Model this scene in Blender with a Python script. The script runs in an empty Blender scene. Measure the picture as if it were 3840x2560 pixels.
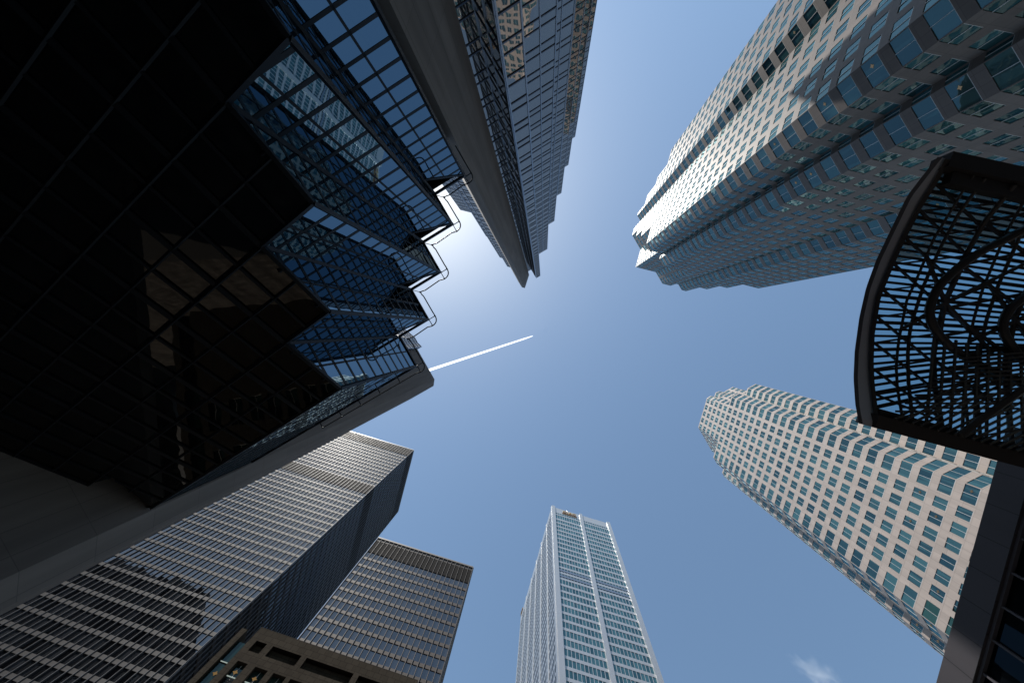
import bpy, math, random
from mathutils import Matrix, Vector
random.seed(7)
SC = bpy.context.scene
COL = SC.collection

# ------------------------------------------------------------------ camera
# world: camera at the origin, 1.6 m over the pavement, +Z straight up.
F = 1493.3                                    # focal length in pixels of the 3840 wide frame (14 mm)
zen = Vector((120.0, -48.0, F)).normalized()  # zenith in (right, down, forward)
ex = (Vector((1, 0, 0)) - zen * zen.x).normalized()
ey = zen.cross(ex)
def w_of(r): return Vector((ex.dot(r), ey.dot(r), zen.dot(r)))
cam_d = bpy.data.cameras.new('camera'); cam = bpy.data.objects.new('camera', cam_d); COL.objects.link(cam)
r_, d_, f_ = w_of(Vector((1, 0, 0))), w_of(Vector((0, 1, 0))), w_of(Vector((0, 0, 1)))
cam.matrix_world = Matrix(((r_.x, -d_.x, -f_.x, 0), (r_.y, -d_.y, -f_.y, 0), (r_.z, -d_.z, -f_.z, 0), (0, 0, 0, 1)))
cam_d.lens = 14.0; cam_d.sensor_width = 36.0; cam_d.clip_start = 0.1; cam_d.clip_end = 30000
SC.camera = cam

# street grid: u runs along one street, v along the other
TH = math.radians(15)
U = Vector((math.cos(TH), math.sin(TH), 0)); V = Vector((-math.sin(TH), math.cos(TH), 0)); Z = Vector((0, 0, 1))
def W(b, a, z=0.0): return U * b + V * a + Z * z

# ------------------------------------------------------------------ sky, sun, exposure
SUN = (U * -0.44 + V * -0.299 + Z).normalized()
el = math.asin(SUN.z); az = math.atan2(SUN.x, SUN.y)
world = bpy.data.worlds.new('World'); SC.world = world; world.use_nodes = True
nt = world.node_tree; nt.nodes.clear()
sky = nt.nodes.new('ShaderNodeTexSky'); sky.sky_type = 'NISHITA'; sky.sun_disc = False
sky.sun_elevation = el; sky.sun_rotation = az; sky.altitude = 100
sky.air_density = 1.0; sky.dust_density = 0.55; sky.ozone_density = 0.0
bg = nt.nodes.new('ShaderNodeBackground'); bg.inputs['Strength'].default_value = 0.15
wo = nt.nodes.new('ShaderNodeOutputWorld')
smul = nt.nodes.new('ShaderNodeMix'); smul.data_type = 'RGBA'; smul.blend_type = 'MULTIPLY'; smul.inputs[0].default_value = 1.0
smul.inputs[7].default_value = (0.97, 1.05, 1.0, 1.0)      # overall white balance of the sky
nt.links.new(sky.outputs[0], smul.inputs[6]); nt.links.new(smul.outputs[2], bg.inputs[0]); nt.links.new(bg.outputs[0], wo.inputs[0])
sl = bpy.data.lights.new('sun', 'SUN'); sl.energy = 4.2; sl.angle = math.radians(0.5); sl.color = (1.0, 0.95, 0.88)
so = bpy.data.objects.new('sun', sl); COL.objects.link(so)
so.rotation_mode = 'QUATERNION'; so.rotation_quaternion = (-SUN).to_track_quat('-Z', 'Y'); so.location = (0, 0, 400)
SC.view_settings.view_transform = 'Standard'; SC.view_settings.look = 'None'
SC.view_settings.exposure = 0.24; SC.view_settings.gamma = 1.0; SC.view_settings.use_curve_mapping = False
SC.cycles.max_bounces = 8; SC.cycles.glossy_bounces = 5; SC.cycles.transparent_max_bounces = 12
SC.cycles.caustics_reflective = True

# ------------------------------------------------------------------ materials
def new_mat(name):
    m = bpy.data.materials.new(name); m.use_nodes = True
    n = m.node_tree; n.nodes.clear()
    out = n.nodes.new('ShaderNodeOutputMaterial')
    return m, n, out
def N(n, t, **kw):
    x = n.nodes.new(t)
    for k, val in kw.items():
        if k in x.inputs: x.inputs[k].default_value = val
        else: setattr(x, k, val)
    return x
def rgb(c): return (c[0], c[1], c[2], 1.0)

def surf(name, c, rough=0.6, metal=0.0, var=0.15, scale=0.4, spec=0.5, bump=0.0):
    """plain painted, metal or concrete surface with patchy wear"""
    m, n, out = new_mat(name)
    p = N(n, 'ShaderNodeBsdfPrincipled', Roughness=rough, Metallic=metal)
    p.inputs['Specular IOR Level'].default_value = spec
    tc = N(n, 'ShaderNodeTexCoord'); nz = N(n, 'ShaderNodeTexNoise', Scale=scale, Detail=6.0, Roughness=0.65)
    n.links.new(tc.outputs['Object'], nz.inputs['Vector'])
    mx = N(n, 'ShaderNodeMix', data_type='RGBA')
    mx.inputs[6].default_value = rgb([x * (1 - var) for x in c]); mx.inputs[7].default_value = rgb([min(1, x * (1 + var)) for x in c])
    n.links.new(nz.outputs['Fac'], mx.inputs[0]); n.links.new(mx.outputs[2], p.inputs['Base Color'])
    if bump:
        b = N(n, 'ShaderNodeBump', Strength=bump, Distance=0.02); nz2 = N(n, 'ShaderNodeTexNoise', Scale=scale * 30, Detail=4.0)
        n.links.new(tc.outputs['Object'], nz2.inputs['Vector']); n.links.new(nz2.outputs['Fac'], b.inputs['Height']); n.links.new(b.outputs[0], p.inputs['Normal'])
    n.links.new(p.outputs[0], out.inputs[0])
    return m

def stone(name, c, joint, bw, bh, mortar=0.02, rough=0.55, var=0.07, offset=0.0, spec=0.4, streak=0.0):
    """cut stone panels, jointed in metres along the wall (UV) with panel to panel variation and soft streaks"""
    m, n, out = new_mat(name)
    p = N(n, 'ShaderNodeBsdfPrincipled', Roughness=rough); p.inputs['Specular IOR Level'].default_value = spec
    uv = N(n, 'ShaderNodeUVMap')
    br = N(n, 'ShaderNodeTexBrick', offset=offset, squash=1.0)
    br.inputs['Color1'].default_value = rgb([x * (1 - var) for x in c]); br.inputs['Color2'].default_value = rgb([x * (1 + var) for x in c])
    br.inputs['Mortar'].default_value = rgb(joint); br.inputs['Scale'].default_value = 1.0
    br.inputs['Mortar Size'].default_value = mortar; br.inputs['Mortar Smooth'].default_value = 0.3; br.inputs['Bias'].default_value = 0.0
    br.inputs['Brick Width'].default_value = bw; br.inputs['Row Height'].default_value = bh
    n.links.new(uv.outputs[0], br.inputs['Vector'])
    mp = N(n, 'ShaderNodeMapping'); mp.inputs['Scale'].default_value = (0.9, 0.05, 1)
    n.links.new(uv.outputs[0], mp.inputs[0])
    nz = N(n, 'ShaderNodeTexNoise', Scale=1.0, Detail=5.0); n.links.new(mp.outputs[0], nz.inputs['Vector'])
    cr = N(n, 'ShaderNodeMapRange'); cr.inputs[1].default_value = 0.3; cr.inputs[2].default_value = 0.7; cr.inputs[3].default_value = 0.88 - streak; cr.inputs[4].default_value = 1.06 + streak * .5
    n.links.new(nz.outputs['Fac'], cr.inputs[0])
    mx = N(n, 'ShaderNodeMix', data_type='RGBA', blend_type='MULTIPLY'); mx.inputs[0].default_value = 1.0
    n.links.new(br.outputs[0], mx.inputs[6]); n.links.new(cr.outputs[0], mx.inputs[7])
    n.links.new(mx.outputs[2], p.inputs['Base Color']); n.links.new(p.outputs[0], out.inputs[0])
    return m

def glass(name, dark, light, tint, ior, rough=0.015, wob=0.03, wscale=0.35):
    """opaque-backed office glazing: dim rooms or blinds behind a tinted reflecting pane, gently warped"""
    m, n, out = new_mat(name)
    at = N(n, 'ShaderNodeAttribute', attribute_name='rnd')
    mx = N(n, 'ShaderNodeMix', data_type='RGBA'); mx.inputs[6].default_value = rgb(dark); mx.inputs[7].default_value = rgb(light)
    # upright light strips behind the pane: columns, curtains, half drawn blinds
    gp = N(n, 'ShaderNodeNewGeometry'); mp = N(n, 'ShaderNodeMapping'); mp.inputs['Scale'].default_value = (0.9, 0.9, 0.05)
    n.links.new(gp.outputs['Position'], mp.inputs[0]); ns = N(n, 'ShaderNodeTexNoise', Scale=1.0, Detail=1.0); n.links.new(mp.outputs[0], ns.inputs['Vector'])
    st = N(n, 'ShaderNodeMapRange'); st.inputs[1].default_value = 0.54; st.inputs[2].default_value = 0.60; st.inputs[4].default_value = 0.55
    n.links.new(ns.outputs['Fac'], st.inputs[0]); ad = N(n, 'ShaderNodeMath', operation='ADD', use_clamp=True)
    n.links.new(at.outputs['Fac'], ad.inputs[0]); n.links.new(st.outputs[0], ad.inputs[1]); n.links.new(ad.outputs[0], mx.inputs[0])
    df = N(n, 'ShaderNodeBsdfDiffuse'); n.links.new(mx.outputs[2], df.inputs[0])
    gl = N(n, 'ShaderNodeBsdfGlossy', Roughness=rough); gl.inputs[0].default_value = rgb(tint)
    fr = N(n, 'ShaderNodeFresnel', IOR=ior)
    geo = N(n, 'ShaderNodeNewGeometry'); nz = N(n, 'ShaderNodeTexNoise', Scale=wscale, Detail=2.0)
    n.links.new(geo.outputs['Position'], nz.inputs['Vector'])
    b = N(n, 'ShaderNodeBump', Strength=1.0, Distance=wob); n.links.new(nz.outputs['Fac'], b.inputs['Height'])
    n.links.new(b.outputs[0], gl.inputs['Normal'])
    ms = N(n, 'ShaderNodeMixShader'); n.links.new(fr.outputs[0], ms.inputs[0]); n.links.new(df.outputs[0], ms.inputs[1]); n.links.new(gl.outputs[0], ms.inputs[2])
    n.links.new(ms.outputs[0], out.inputs[0])
    return m

def lamp_mat(name, c, s):
    m, n, out = new_mat(name); e = N(n, 'ShaderNodeEmission', Strength=s); e.inputs[0].default_value = rgb(c); n.links.new(e.outputs[0], out.inputs[0]); return m

M = {}
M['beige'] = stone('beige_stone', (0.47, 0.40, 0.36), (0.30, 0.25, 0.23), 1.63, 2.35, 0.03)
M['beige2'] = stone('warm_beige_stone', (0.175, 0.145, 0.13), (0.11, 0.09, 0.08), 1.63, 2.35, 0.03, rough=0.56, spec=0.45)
M['win'] = glass('teal_window', (0.008, 0.028, 0.034), (0.05, 0.13, 0.14), (0.52, 0.84, 0.92), 1.85, wob=0.012)
M['frame'] = surf('pale_window_frame', (0.62, 0.62, 0.60), 0.4, 0.3)
M['steel'] = surf('dark_steel_spandrel', (0.055, 0.05, 0.05), 0.58, 0.0, 0.12, spec=0.28)
M['steelfin'] = surf('steel_mullion', (0.17, 0.165, 0.17), 0.42, 0.0, 0.1, spec=0.4)
M['mieswin'] = glass('grey_bronze_window', (0.004, 0.004, 0.005), (0.035, 0.037, 0.042), (0.80, 0.82, 0.84), 2.15, wob=0.01)
M['louvre'] = surf('black_louvre', (0.008, 0.007, 0.007), 0.8, spec=0.1)
M['bronze'] = surf('brown_steel_spandrel', (0.08, 0.063, 0.054), 0.55, 0.0, spec=0.3)
M['bronzefin'] = surf('brown_steel_mullion', (0.21, 0.185, 0.165), 0.45, 0.0)
M['silver'] = surf('brushed_pale_steel', (0.52, 0.53, 0.545), 0.35, 0.35, 0.05, 0.15)
M['silverwin'] = glass('blue_green_window', (0.015, 0.05, 0.06), (0.06, 0.15, 0.17), (0.55, 0.88, 0.98), 1.9, wob=0.008)
M['silverdark'] = glass('shaded_side_window', (0.01, 0.014, 0.018), (0.03, 0.04, 0.05), (0.32, 0.40, 0.46), 1.4, wob=0.008)  # tower glass darkened and dulled for the side, shade of deep fins in colour
M['brown'] = stone('brown_granite', (0.062, 0.052, 0.041), (0.025, 0.02, 0.017), 1.15, 0.95, 0.03, 0.95, 0.12, 0.5, 0.05)
M['greenwin'] = glass('dark_green_window', (0.006, 0.014, 0.013), (0.02, 0.045, 0.04), (0.55, 0.75, 0.72), 1.5)
M['concrete'] = stone('grey_concrete', (0.16, 0.138, 0.128), (0.118, 0.102, 0.095), 1.5, 4.2, 0.03, 0.75, 0.05, 0.0, 0.3, 0.12)
M['mirror'] = glass('silvered_mirror_glass', (0.03, 0.03, 0.032), (0.07, 0.075, 0.085), (1.0, 0.91, 0.83), 3.4, wob=0.02, wscale=0.22)
M['bluebar'] = surf('blue_grey_mullion', (0.075, 0.09, 0.125), 0.35, 0.5)
M['palebar'] = surf('pale_vertical_mullion', (0.28, 0.32, 0.38), 0.3, 0.6)
M['blackglass'] = glass('black_tinted_glass', (0.002, 0.003, 0.004), (0.006, 0.008, 0.01), (0.17, 0.25, 0.31), 1.45, wob=0.006)
M['soffitglass'] = glass('black_underside_glass', (0.002, 0.002, 0.003), (0.004, 0.005, 0.006), (0.75, 0.70, 0.63), 1.5, wob=0.01)
M['black'] = surf('black_anodised_metal', (0.008, 0.009, 0.012), 0.5, 0.0, 0.2, spec=0.2)
M['fascia'] = surf('charcoal_steel', (0.10, 0.095, 0.11), 0.45, 0.0, 0.15)
M['fasciapanel'] = surf('grey_painted_soffit', (0.60, 0.60, 0.66), 0.5, 0.0, 0.1)
M['canopysteel'] = surf('brown_black_steel', (0.055, 0.046, 0.044), 0.5, 0.0, 0.2)
M['darkstone'] = stone('dark_grey_granite', (0.075, 0.070, 0.080), (0.02, 0.02, 0.022), 1.4, 4.0, 0.02, 0.5, 0.08)
M['gold'] = lamp_mat('gold_lamp_glow', (1.0, 0.62, 0.25), 0.16)
M['golddim'] = lamp_mat('faint_gold_lamp_glow', (0.85, 0.70, 0.52), 0.12)
M['strip'] = lamp_mat('white_light_strip', (0.85, 1.0, 0.92), 0.32)
M['signgold'] = surf('gold_letter', (0.55, 0.38, 0.17), 0.35, 0.3)
M['signred'] = surf('maroon_swoosh', (0.16, 0.03, 0.05), 0.5)
M['roof'] = surf('roof_gravel', (0.25, 0.24, 0.22), 0.9)
M['paving'] = stone('street_paving', (0.13, 0.115, 0.10), (0.05, 0.045, 0.04), 0.9, 0.9, 0.02, 0.85, 0.25, 0.5, 0.2, 0.25)
M['asphalt'] = surf('asphalt', (0.055, 0.053, 0.05), 0.85, 0.0, 0.3, 0.3)
M['paint'] = surf('road_paint', (0.7, 0.62, 0.3), 0.7)

# ------------------------------------------------------------------ mesh helpers
class MB:
    def __init__(s): s.v = []; s.f = []; s.m = []; s.uv = []; s.r = []
    def poly(s, pts, mat=0, uv=None, rnd=0.0):
        i = len(s.v); s.v.extend([tuple(p) for p in pts]); s.f.append(tuple(range(i, i + len(pts)))); s.m.append(mat)
        s.uv.append(uv if uv else [(0.0, 0.0)] * len(pts)); s.r.append(rnd)
    def box(s, o, dx, dy, dz, mat=0):
        """box from corner o along three edge vectors"""
        p = [o, o + dx, o + dx + dy, o + dy]; q = [x + dz for x in p]
        if dx.cross(dy).dot(dz) < 0: p, q = q, p
        for f in ([p[3], p[2], p[1], p[0]], q, [p[0], p[1], q[1], q[0]], [p[1], p[2], q[2], q[1]], [p[2], p[3], q[3], q[2]], [p[3], p[0], q[0], q[3]]):
            L1 = (f[1] - f[0]).length; L2 = (f[2] - f[1]).length
            s.poly(f, mat, [(0, 0), (L1, 0), (L1, L2), (0, L2)])
    def bar(s, p, q, w, h, up=Z, mat=0):
        """square bar centred on the line p-q"""
        d = (q - p).normalized(); x = d.cross(up)
        if x.length < 1e-4: x = d.cross(Vector((1, 0, 0)))
        x.normalize(); y = x.cross(d)
        s.box(p - x * w / 2 - y * h / 2, q - p, x * w, y * h, mat)
    def tube(s, pts, r, n=8, mat=0, closed=False, radii=None):
        rings = []
        for i, p in enumerate(pts):
            if closed: t = pts[(i + 1) % len(pts)] - pts[i - 1]
            else: t = pts[min(i + 1, len(pts) - 1)] - pts[max(i - 1, 0)]
            t = t.normalized(); x = t.cross(Z)
            if x.length < 1e-3: x = t.cross(Vector((1, 0, 0)))
            x.normalize(); y = x.cross(t); rr = radii[i] if radii else r
            rings.append([p + x * rr * math.cos(2 * math.pi * k / n) + y * rr * math.sin(2 * math.pi * k / n) for k in range(n)])
        m = len(rings)
        for i in range(m if closed else m - 1):
            A, B = rings[i], rings[(i + 1) % m]
            for k in range(n): s.poly([B[k], B[(k + 1) % n], A[(k + 1) % n], A[k]], mat)
        if not closed: s.poly(rings[0], mat); s.poly(rings[-1][::-1], mat)
    def build(s, name, mats, parent=None, rnd=False):
        me = bpy.data.meshes.new(name); me.from_pydata(s.v, [], s.f)
        if not isinstance(mats, (list, tuple)): mats = [mats]
        for m in mats: me.materials.append(m)
        me.polygons.foreach_set('material_index', s.m)
        uvl = me.uv_layers.new(name='UVMap'); uvl.data.foreach_set('uv', [c for f in s.uv for p in f for c in p])
        if rnd:
            at = me.attributes.new('rnd', 'FLOAT', 'FACE'); at.data.foreach_set('value', s.r)
        me.update()
        o = bpy.data.objects.new(name, me); COL.objects.link(o)
        if parent: o.parent = parent
        return o

def empty(name, label, cat, loc, group=None):
    o = bpy.data.objects.new(name, None); COL.objects.link(o); o.empty_display_size = 0.5
    o['label'] = label; o['category'] = cat
    if group: o['group'] = group
    return o
def tag(o, label, cat, group=None):
    o['label'] = label; o['category'] = cat
    if group: o['group'] = group
    return o
def structure(o): o['kind'] = 'structure'; return o

GZ = -1.6     # ground level below the lens
def project(p):
    c = r_ * p.x  # unused axis guard
    x = p.dot(Vector((r_.x, r_.y, r_.z))); y = p.dot(d_); z = p.dot(f_)
    if z < 1e-3: return None
    return F * x / z, F * y / z
def pix_area(q):
    s = 0.0; pr = [project(p) for p in q]
    if any(p is None for p in pr): return 0.0
    cx = sum(p[0] for p in pr) / len(pr); cy = sum(p[1] for p in pr) / len(pr)
    if abs(cx) > 1930 or abs(cy) > 1290: return 0.0
    for i in range(len(pr)): a, b = pr[i], pr[(i + 1) % len(pr)]; s += a[0] * b[1] - a[1] * b[0]
    return abs(s) / 2

class Tower:
    """collects the wall, the windows (each its own quads) and trim of one building"""
    def __init__(s, name, label, cat, stonemat, winmat, framemat):
        s.root = empty(name, label, cat, None); s.wall = MB(); s.wins = []; s.sm, s.wm, s.fm = stonemat, winmat, framemat; s.wm2 = winmat
    def finish(s, wall_name='wall', win_name='window', top=100):
        s.wall.build(wall_name, s.sm, s.root)
        s.wins.sort(key=lambda w: -w[0])
        rest = MB()
        for k, (area, mb) in enumerate(s.wins):
            if k < top and area > 30:
                parts = [MB(), MB()]
                for f, m, uv, r in zip(mb.f, mb.m, mb.uv, mb.r): parts[1 if m == 1 else 0].poly([mb.v[i] for i in f], m, uv, r)
                o = parts[0].build(win_name, [s.wm, s.fm, s.wm2], s.root, True)
                if parts[1].f: parts[1].build('window_frame', [s.wm, s.fm, s.wm2], o, True)
            else:
                off = len(rest.v); rest.v += mb.v; rest.f += [tuple(i + off for i in f) for f in mb.f]; rest.m += mb.m; rest.uv += mb.uv; rest.r += mb.r
        if rest.f:
            o = rest.build(win_name, [s.wm, s.fm, s.wm2], s.root, True); o['kind'] = 'stuff'

def facing(p0, p1, lim=-0.12):
    d = (p1 - p0).normalized(); n = Vector((d.y, -d.x, 0)); mid = (p0 + p1) / 2; c = Vector((-mid.x, -mid.y, 0)).normalized()
    return n.dot(c) > lim

def facade(T, p0, p1, z0, z1, ivs, rows, depth=0.06, split=1, fw=0.07, tilt=0.008, lamp=None, wall=None, frac=None, rlo=0.0, rhi=1.0, gm=0):
    """a wall from p0 to p1 (outward normal on the right), windows = ivs x rows, set back by depth"""
    d = (p1 - p0); L = d.length; d = d / L; n = Vector((d.y, -d.x, 0)); W_ = wall or T.wall
    def P(x, z, k=0.0): return p0 + d * x - n * k + Z * z
    def wq(x0, x1, za, zb):
        if x1 - x0 < 1e-4 or zb - za < 1e-4: return
        W_.poly([P(x0, za), P(x1, za), P(x1, zb), P(x0, zb)], 0, [(x0, za), (x1, za), (x1, zb), (x0, zb)])
    rows = [r for r in rows if r[0] >= z0 + 0.02 and r[1] <= z1 - 0.02]
    ivs = [i for i in ivs if i[1] - i[0] > 0.25]
    if not rows or not ivs: wq(0, L, z0, z1); return
    zc = z0
    for (za, zb) in rows:
        wq(0, L, zc, za); xc = 0.0
        for (xa, xb) in ivs:
            wq(xc, xa, za, zb); xc = xb
            # reveals
            for q, uv in (([P(xa, za), P(xb, za), P(xb, za, depth), P(xa, za, depth)], None), ([P(xa, zb, depth), P(xb, zb, depth), P(xb, zb), P(xa, zb)], None),
                          ([P(xa, za, depth), P(xa, zb, depth), P(xa, zb), P(xa, za)], None), ([P(xb, za), P(xb, zb), P(xb, zb, depth), P(xb, za, depth)], None)):
                W_.poly(q, 0, [(xa + .1, za + .1)] * 4)
            mb = MB(); rv = rlo + (rhi - rlo) * random.random() ** 1.6
            fr = frac if frac else [k / (split + 1) for k in range(1, split + 1)]
            xs = [xa] + [xa + (xb - xa) * t for t in fr] + [xb]
            for i in range(len(xs) - 1):
                t1, t2 = random.uniform(-tilt, tilt), random.uniform(-tilt, tilt)
                w = xs[i + 1] - xs[i]; h = zb - za
                rr = min(1.0, max(0.0, rv + random.uniform(-.15, .15)))
                mb.poly([P(xs[i], za, depth + .01), P(xs[i + 1], za, depth + .01 + t1 * w), P(xs[i + 1], zb, depth + .01 + t1 * w + t2 * h), P(xs[i], zb, depth + .01 + t2 * h)], gm, None, rr)
            for xm in xs[1:-1]:
                mb.box(P(xm - fw / 2, za, depth), d * fw, n * 0.07, Z * (zb - za), 1)
            mb.box(P(xa, za, depth - 0.002), d * (xb - xa), n * 0.05, Z * fw, 1)
            if lamp and zb < lamp[3] and random.random() < lamp[0]:
                star(mb, P(xa + (xb - xa) * lamp[2], (za + zb) / 2, depth - .03), d, n, lamp[1], 2)
            T.wins.append((pix_area([P(xa, za), P(xb, za), P(xb, zb), P(xa, zb)]), mb))
        wq(xc, L, za, zb); zc = zb
    wq(0, L, zc, z1)

STARS = []
def star(mb, c, d, n, s, mat): STARS.append((c.copy(), d.copy(), n.copy(), s))
def build_star(name, c, d, n, s, mat, parent):
    mb = MB(); tip = c + n * s * 0.45; ring = []
    for k in range(8):
        r = s if k % 2 == 0 else s * 0.52; t = math.pi * k / 4
        ring.append(c + d * r * math.cos(t) + Z * r * math.sin(t))
    for k in range(8): mb.poly([ring[k], ring[(k + 1) % 8], tip])
    mb.poly(ring[::-1])
    return mb.build(name, mat, parent)

def ccw(poly):
    a = sum(poly[i][0] * poly[(i + 1) % len(poly)][1] - poly[(i + 1) % len(poly)][0] * poly[i][1] for i in range(len(poly)))
    return poly if a > 0 else poly[::-1]

def plain(mb, p0, p1, z0, z1):
    L = (p1 - p0).length
    mb.poly([p0 + Z * z0, p1 + Z * z0, p1 + Z * z1, p0 + Z * z1], 0, [(0, z0), (L, z0), (L, z1), (0, z1)])

def clip_iv(L, s0, ivs, m=0.12, least=0.8):
    out = []
    for a, b in ivs:
        a2, b2 = max(a - s0, m), min(b - s0, L - m)
        if b2 - a2 >= least: out.append((a2, b2))
    return out

def gen_ivs(L, corner=2.6, w=2.15, g=1.2):
    """corner windows that run up to the arris, regular ones between"""
    if L < 1.0: return []
    if L < 4.2: return [(0.1, L - 0.1)]
    if L < 8: return [(0.1, L / 2 - 0.6), (L / 2 + 0.6, L - 0.1)]
    rest = L - 2 * corner - 0.2; n = max(1, round((rest - g) / (w + g))); g2 = (rest - n * w) / (n + 1)
    out = [(0.1, 0.1 + corner)]; x = 0.1 + corner + g2
    for _ in range(n): out.append((x, x + w)); x += w + g2
    out.append((L - 0.1 - corner, L - 0.1)); return out

def snap(h, fh): return h if h < 0 else GZ + 8 + round((h - GZ - 8) / fh) * fh
def stepped_tower(T, slices, s, fh, zoff, main_plane, main_ivs, win=(0.19, 0.80), lamp_top=0, lamp=None):
    """slices: (h0, h1, polygon in (b, a) at scale s). main_plane: list of (b value, a anchor) faces whose window grid is shared by all slices"""
    rows = []
    k = 0
    while True:
        z = GZ + 8 + k * fh
        if z > slices[-1][1]: break
        rows.append((z + fh * win[0], z + fh * win[1])); k += 1
    for (h0, h1, poly) in slices:
        h0, h1 = snap(h0, fh), snap(h1, fh)
        if h1 - h0 < .1: continue
        poly = ccw(poly); n = len(poly); pts = [W(b * s, a * s) for b, a in poly]
        for i in range(n):
            p0, p1 = pts[i], pts[(i + 1) % n]; (b0, a0), (b1, a1) = poly[i], poly[(i + 1) % n]
            L = (p1 - p0).length
            if L < 0.05: continue
            if not facing(p0, p1): plain(T.wall, p0, p1, h0, h1); continue
            ivs = None
            if abs(b0 - b1) * s < 0.3:
                for mb_, a_lo, a_hi, iv in main_plane:
                    if abs(b0 - mb_) * s < 0.5:
                        # edge runs from larger a to smaller a on a -u face
                        tot = (a_hi - a_lo) * s; s0 = (a_hi - a0) * s if a0 > a1 else (a0 - a_lo) * s
                        ivs = clip_iv(L, s0, iv)
            if ivs is None: ivs = gen_ivs(L)
            facade(T, p0, p1, h0, h1, ivs, rows, lamp=(lamp[0], lamp[1], lamp[2], lamp_top) if lamp and (lamp[3] < 0 or min(abs(b0 - b1), abs(a0 - a1)) * s > .3) else None)
        T.wall.poly([p + Z * h1 for p in pts], 0)

# ------------------------------------------------------------------ ground and streets
g = MB(); S = 2500.0
g.poly([Vector((-S, -S, GZ)), Vector((S, -S, GZ)), Vector((S, S, GZ)), Vector((-S, S, GZ))], 0, [(-S, -S), (S, -S), (S, S), (-S, S)])
structure(g.build('ground', M['paving']))
rd = MB()
rd.poly([W(-8.5, -600, GZ + .004), W(4.5, -600, GZ + .004), W(4.5, 900, GZ + .004), W(-8.5, 900, GZ + .004)])
rd.poly([W(-700, 27, GZ + .006), W(-8.5, 27, GZ + .006), W(-8.5, 40, GZ + .006), W(-700, 40, GZ + .006)])
rd.poly([W(4.5, 27, GZ + .006), W(700, 27, GZ + .006), W(700, 40, GZ + .006), W(4.5, 40, GZ + .006)])
structure(rd.build('road', M['asphalt']))
mk = MB()
for a in range(-120, 24, 4): mk.poly([W(-2.1, a, GZ + .012), W(-1.95, a, GZ + .012), W(-1.95, a + 2.4, GZ + .012), W(-2.1, a + 2.4, GZ + .012)])
structure(mk.build('road_marking', M['paint']))
kb = MB()
for b in (-8.7, 4.5): kb.box(W(b, -600, GZ + .003), U * .2, V * 626, Z * .13)
structure(kb.build('kerb', M['concrete']))

# ------------------------------------------------------------------ upper right stepped stone tower
HF = 227.0; sF = HF / F
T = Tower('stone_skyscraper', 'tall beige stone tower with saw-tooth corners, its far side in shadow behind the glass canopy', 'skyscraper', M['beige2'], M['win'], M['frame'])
sw = (222, -441)
low = [(222, -315), (239.5, -297.5), (276.2, -297.5), (276.2, -288.6), (294.7, -270.1), (411.7, -270.1), (428, -254)]
mid_ = [(265, -304.6), (276.2, -304.6), (276.2, -288.6), (294.7, -270.1), (411.7, -270.1), (428, -254)]
core = [(265, -304.6), (339.3, -304.6), (374, -270.1)]
def F_slice(s1_out, s2_low, right):
    p = []
    if s1_out: p += [(206.8, s1_out), (206.8, -456.2)]
    p += [sw] + s2_low + right
    bmax = right[-1][0]; top = s1_out or -441
    return p + [(bmax, top)]
def s2c(a):   # upper tiers: main face ends at a, then runs at 45 degrees back to the core
    return [(222, a), (265, a + 43)]
band = [(411.7, -270.1), (428, -254)]
slF = [(GZ, .766, F_slice(-558, low, [(529, -254)])), (.766, .80, F_slice(-518, low, [(487, -254)])),
       (.80, .825, F_slice(-518, s2c(-366), mid_ + [(487, -254)])), (.825, .888, F_slice(-496, s2c(-366), core + band + [(465.5, -254)])),
       (.888, .936, F_slice(-467, s2c(-388.7), core + band + [(443, -254)])), (.936, .955, F_slice(None, s2c(-413), core + band + [(443, -254)])),
       (.955, 1.0, F_slice(None, s2c(-413), core + [(404, -270.1)]))]
slF = [(h0 if h0 < 0 else h0 * HF, h1 * HF, p) for h0, h1, p in slF]
L2 = 126 * sF
iv2 = gen_ivs(L2, 2.4, 2.0, 1.25); L1 = 101.8 * sF; iv1 = gen_ivs(L1, 2.2, 2.0, 1.25)
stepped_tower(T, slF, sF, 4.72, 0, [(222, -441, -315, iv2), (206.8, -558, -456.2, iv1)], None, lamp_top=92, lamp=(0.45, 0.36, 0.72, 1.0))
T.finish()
for c, d, n, s in STARS:
    if 0 < c.z and n.dot(-c.normalized()) > 0.1: build_star('star_lamp', c, d, n, s, M['golddim'], T.root)
STARS.clear()

# ------------------------------------------------------------------ lower right stone tower
HE = 207.0; sE = HE / F
T = Tower('stone_skyscraper', 'sunlit pale stone tower with a square window grid, rising behind the dark granite wall', 'skyscraper', M['beige'], M['win'], M['frame'])
wings_t = [(719, -4), (699, 16), (699, 39), (659.5, 39), (641, 57.5)]
wings_b = [(641, 262), (659, 280), (699, 280), (699, 311), (710, 322)]
slE = [(GZ, .893 * HE, wings_t + wings_b + [(830, 322), (830, -4)]),
       (.893 * HE, .915 * HE, [(719, -4), (699, 16), (699, 39), (686.5, 39.5), (641, 85), (641, 206), (699, 270), (699, 311), (710, 322), (830, 322), (830, -4)]),
       (.915 * HE, .955 * HE, [(641, 86), (641, 205), (718, 282), (790, 282), (790, 26), (717, 26), (692, 51), (676, 51)]),
       (.955 * HE, HE, [(641, 92), (641, 203.5), (712, 275), (770, 275), (770, 40), (717, 27), (692.7, 53), (676, 54.6), (664.7, 63), (664.7, 78.4), (651, 80)])]
ivE = gen_ivs(204.5 * sE, 3.4, 2.2, 1.2)
stepped_tower(T, slE, sE, 4.70, 0, [(641, 57.5, 262, ivE)], None, lamp_top=95, lamp=(0.33, 0.38, 0.7, -1.0))
T.finish()
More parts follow.
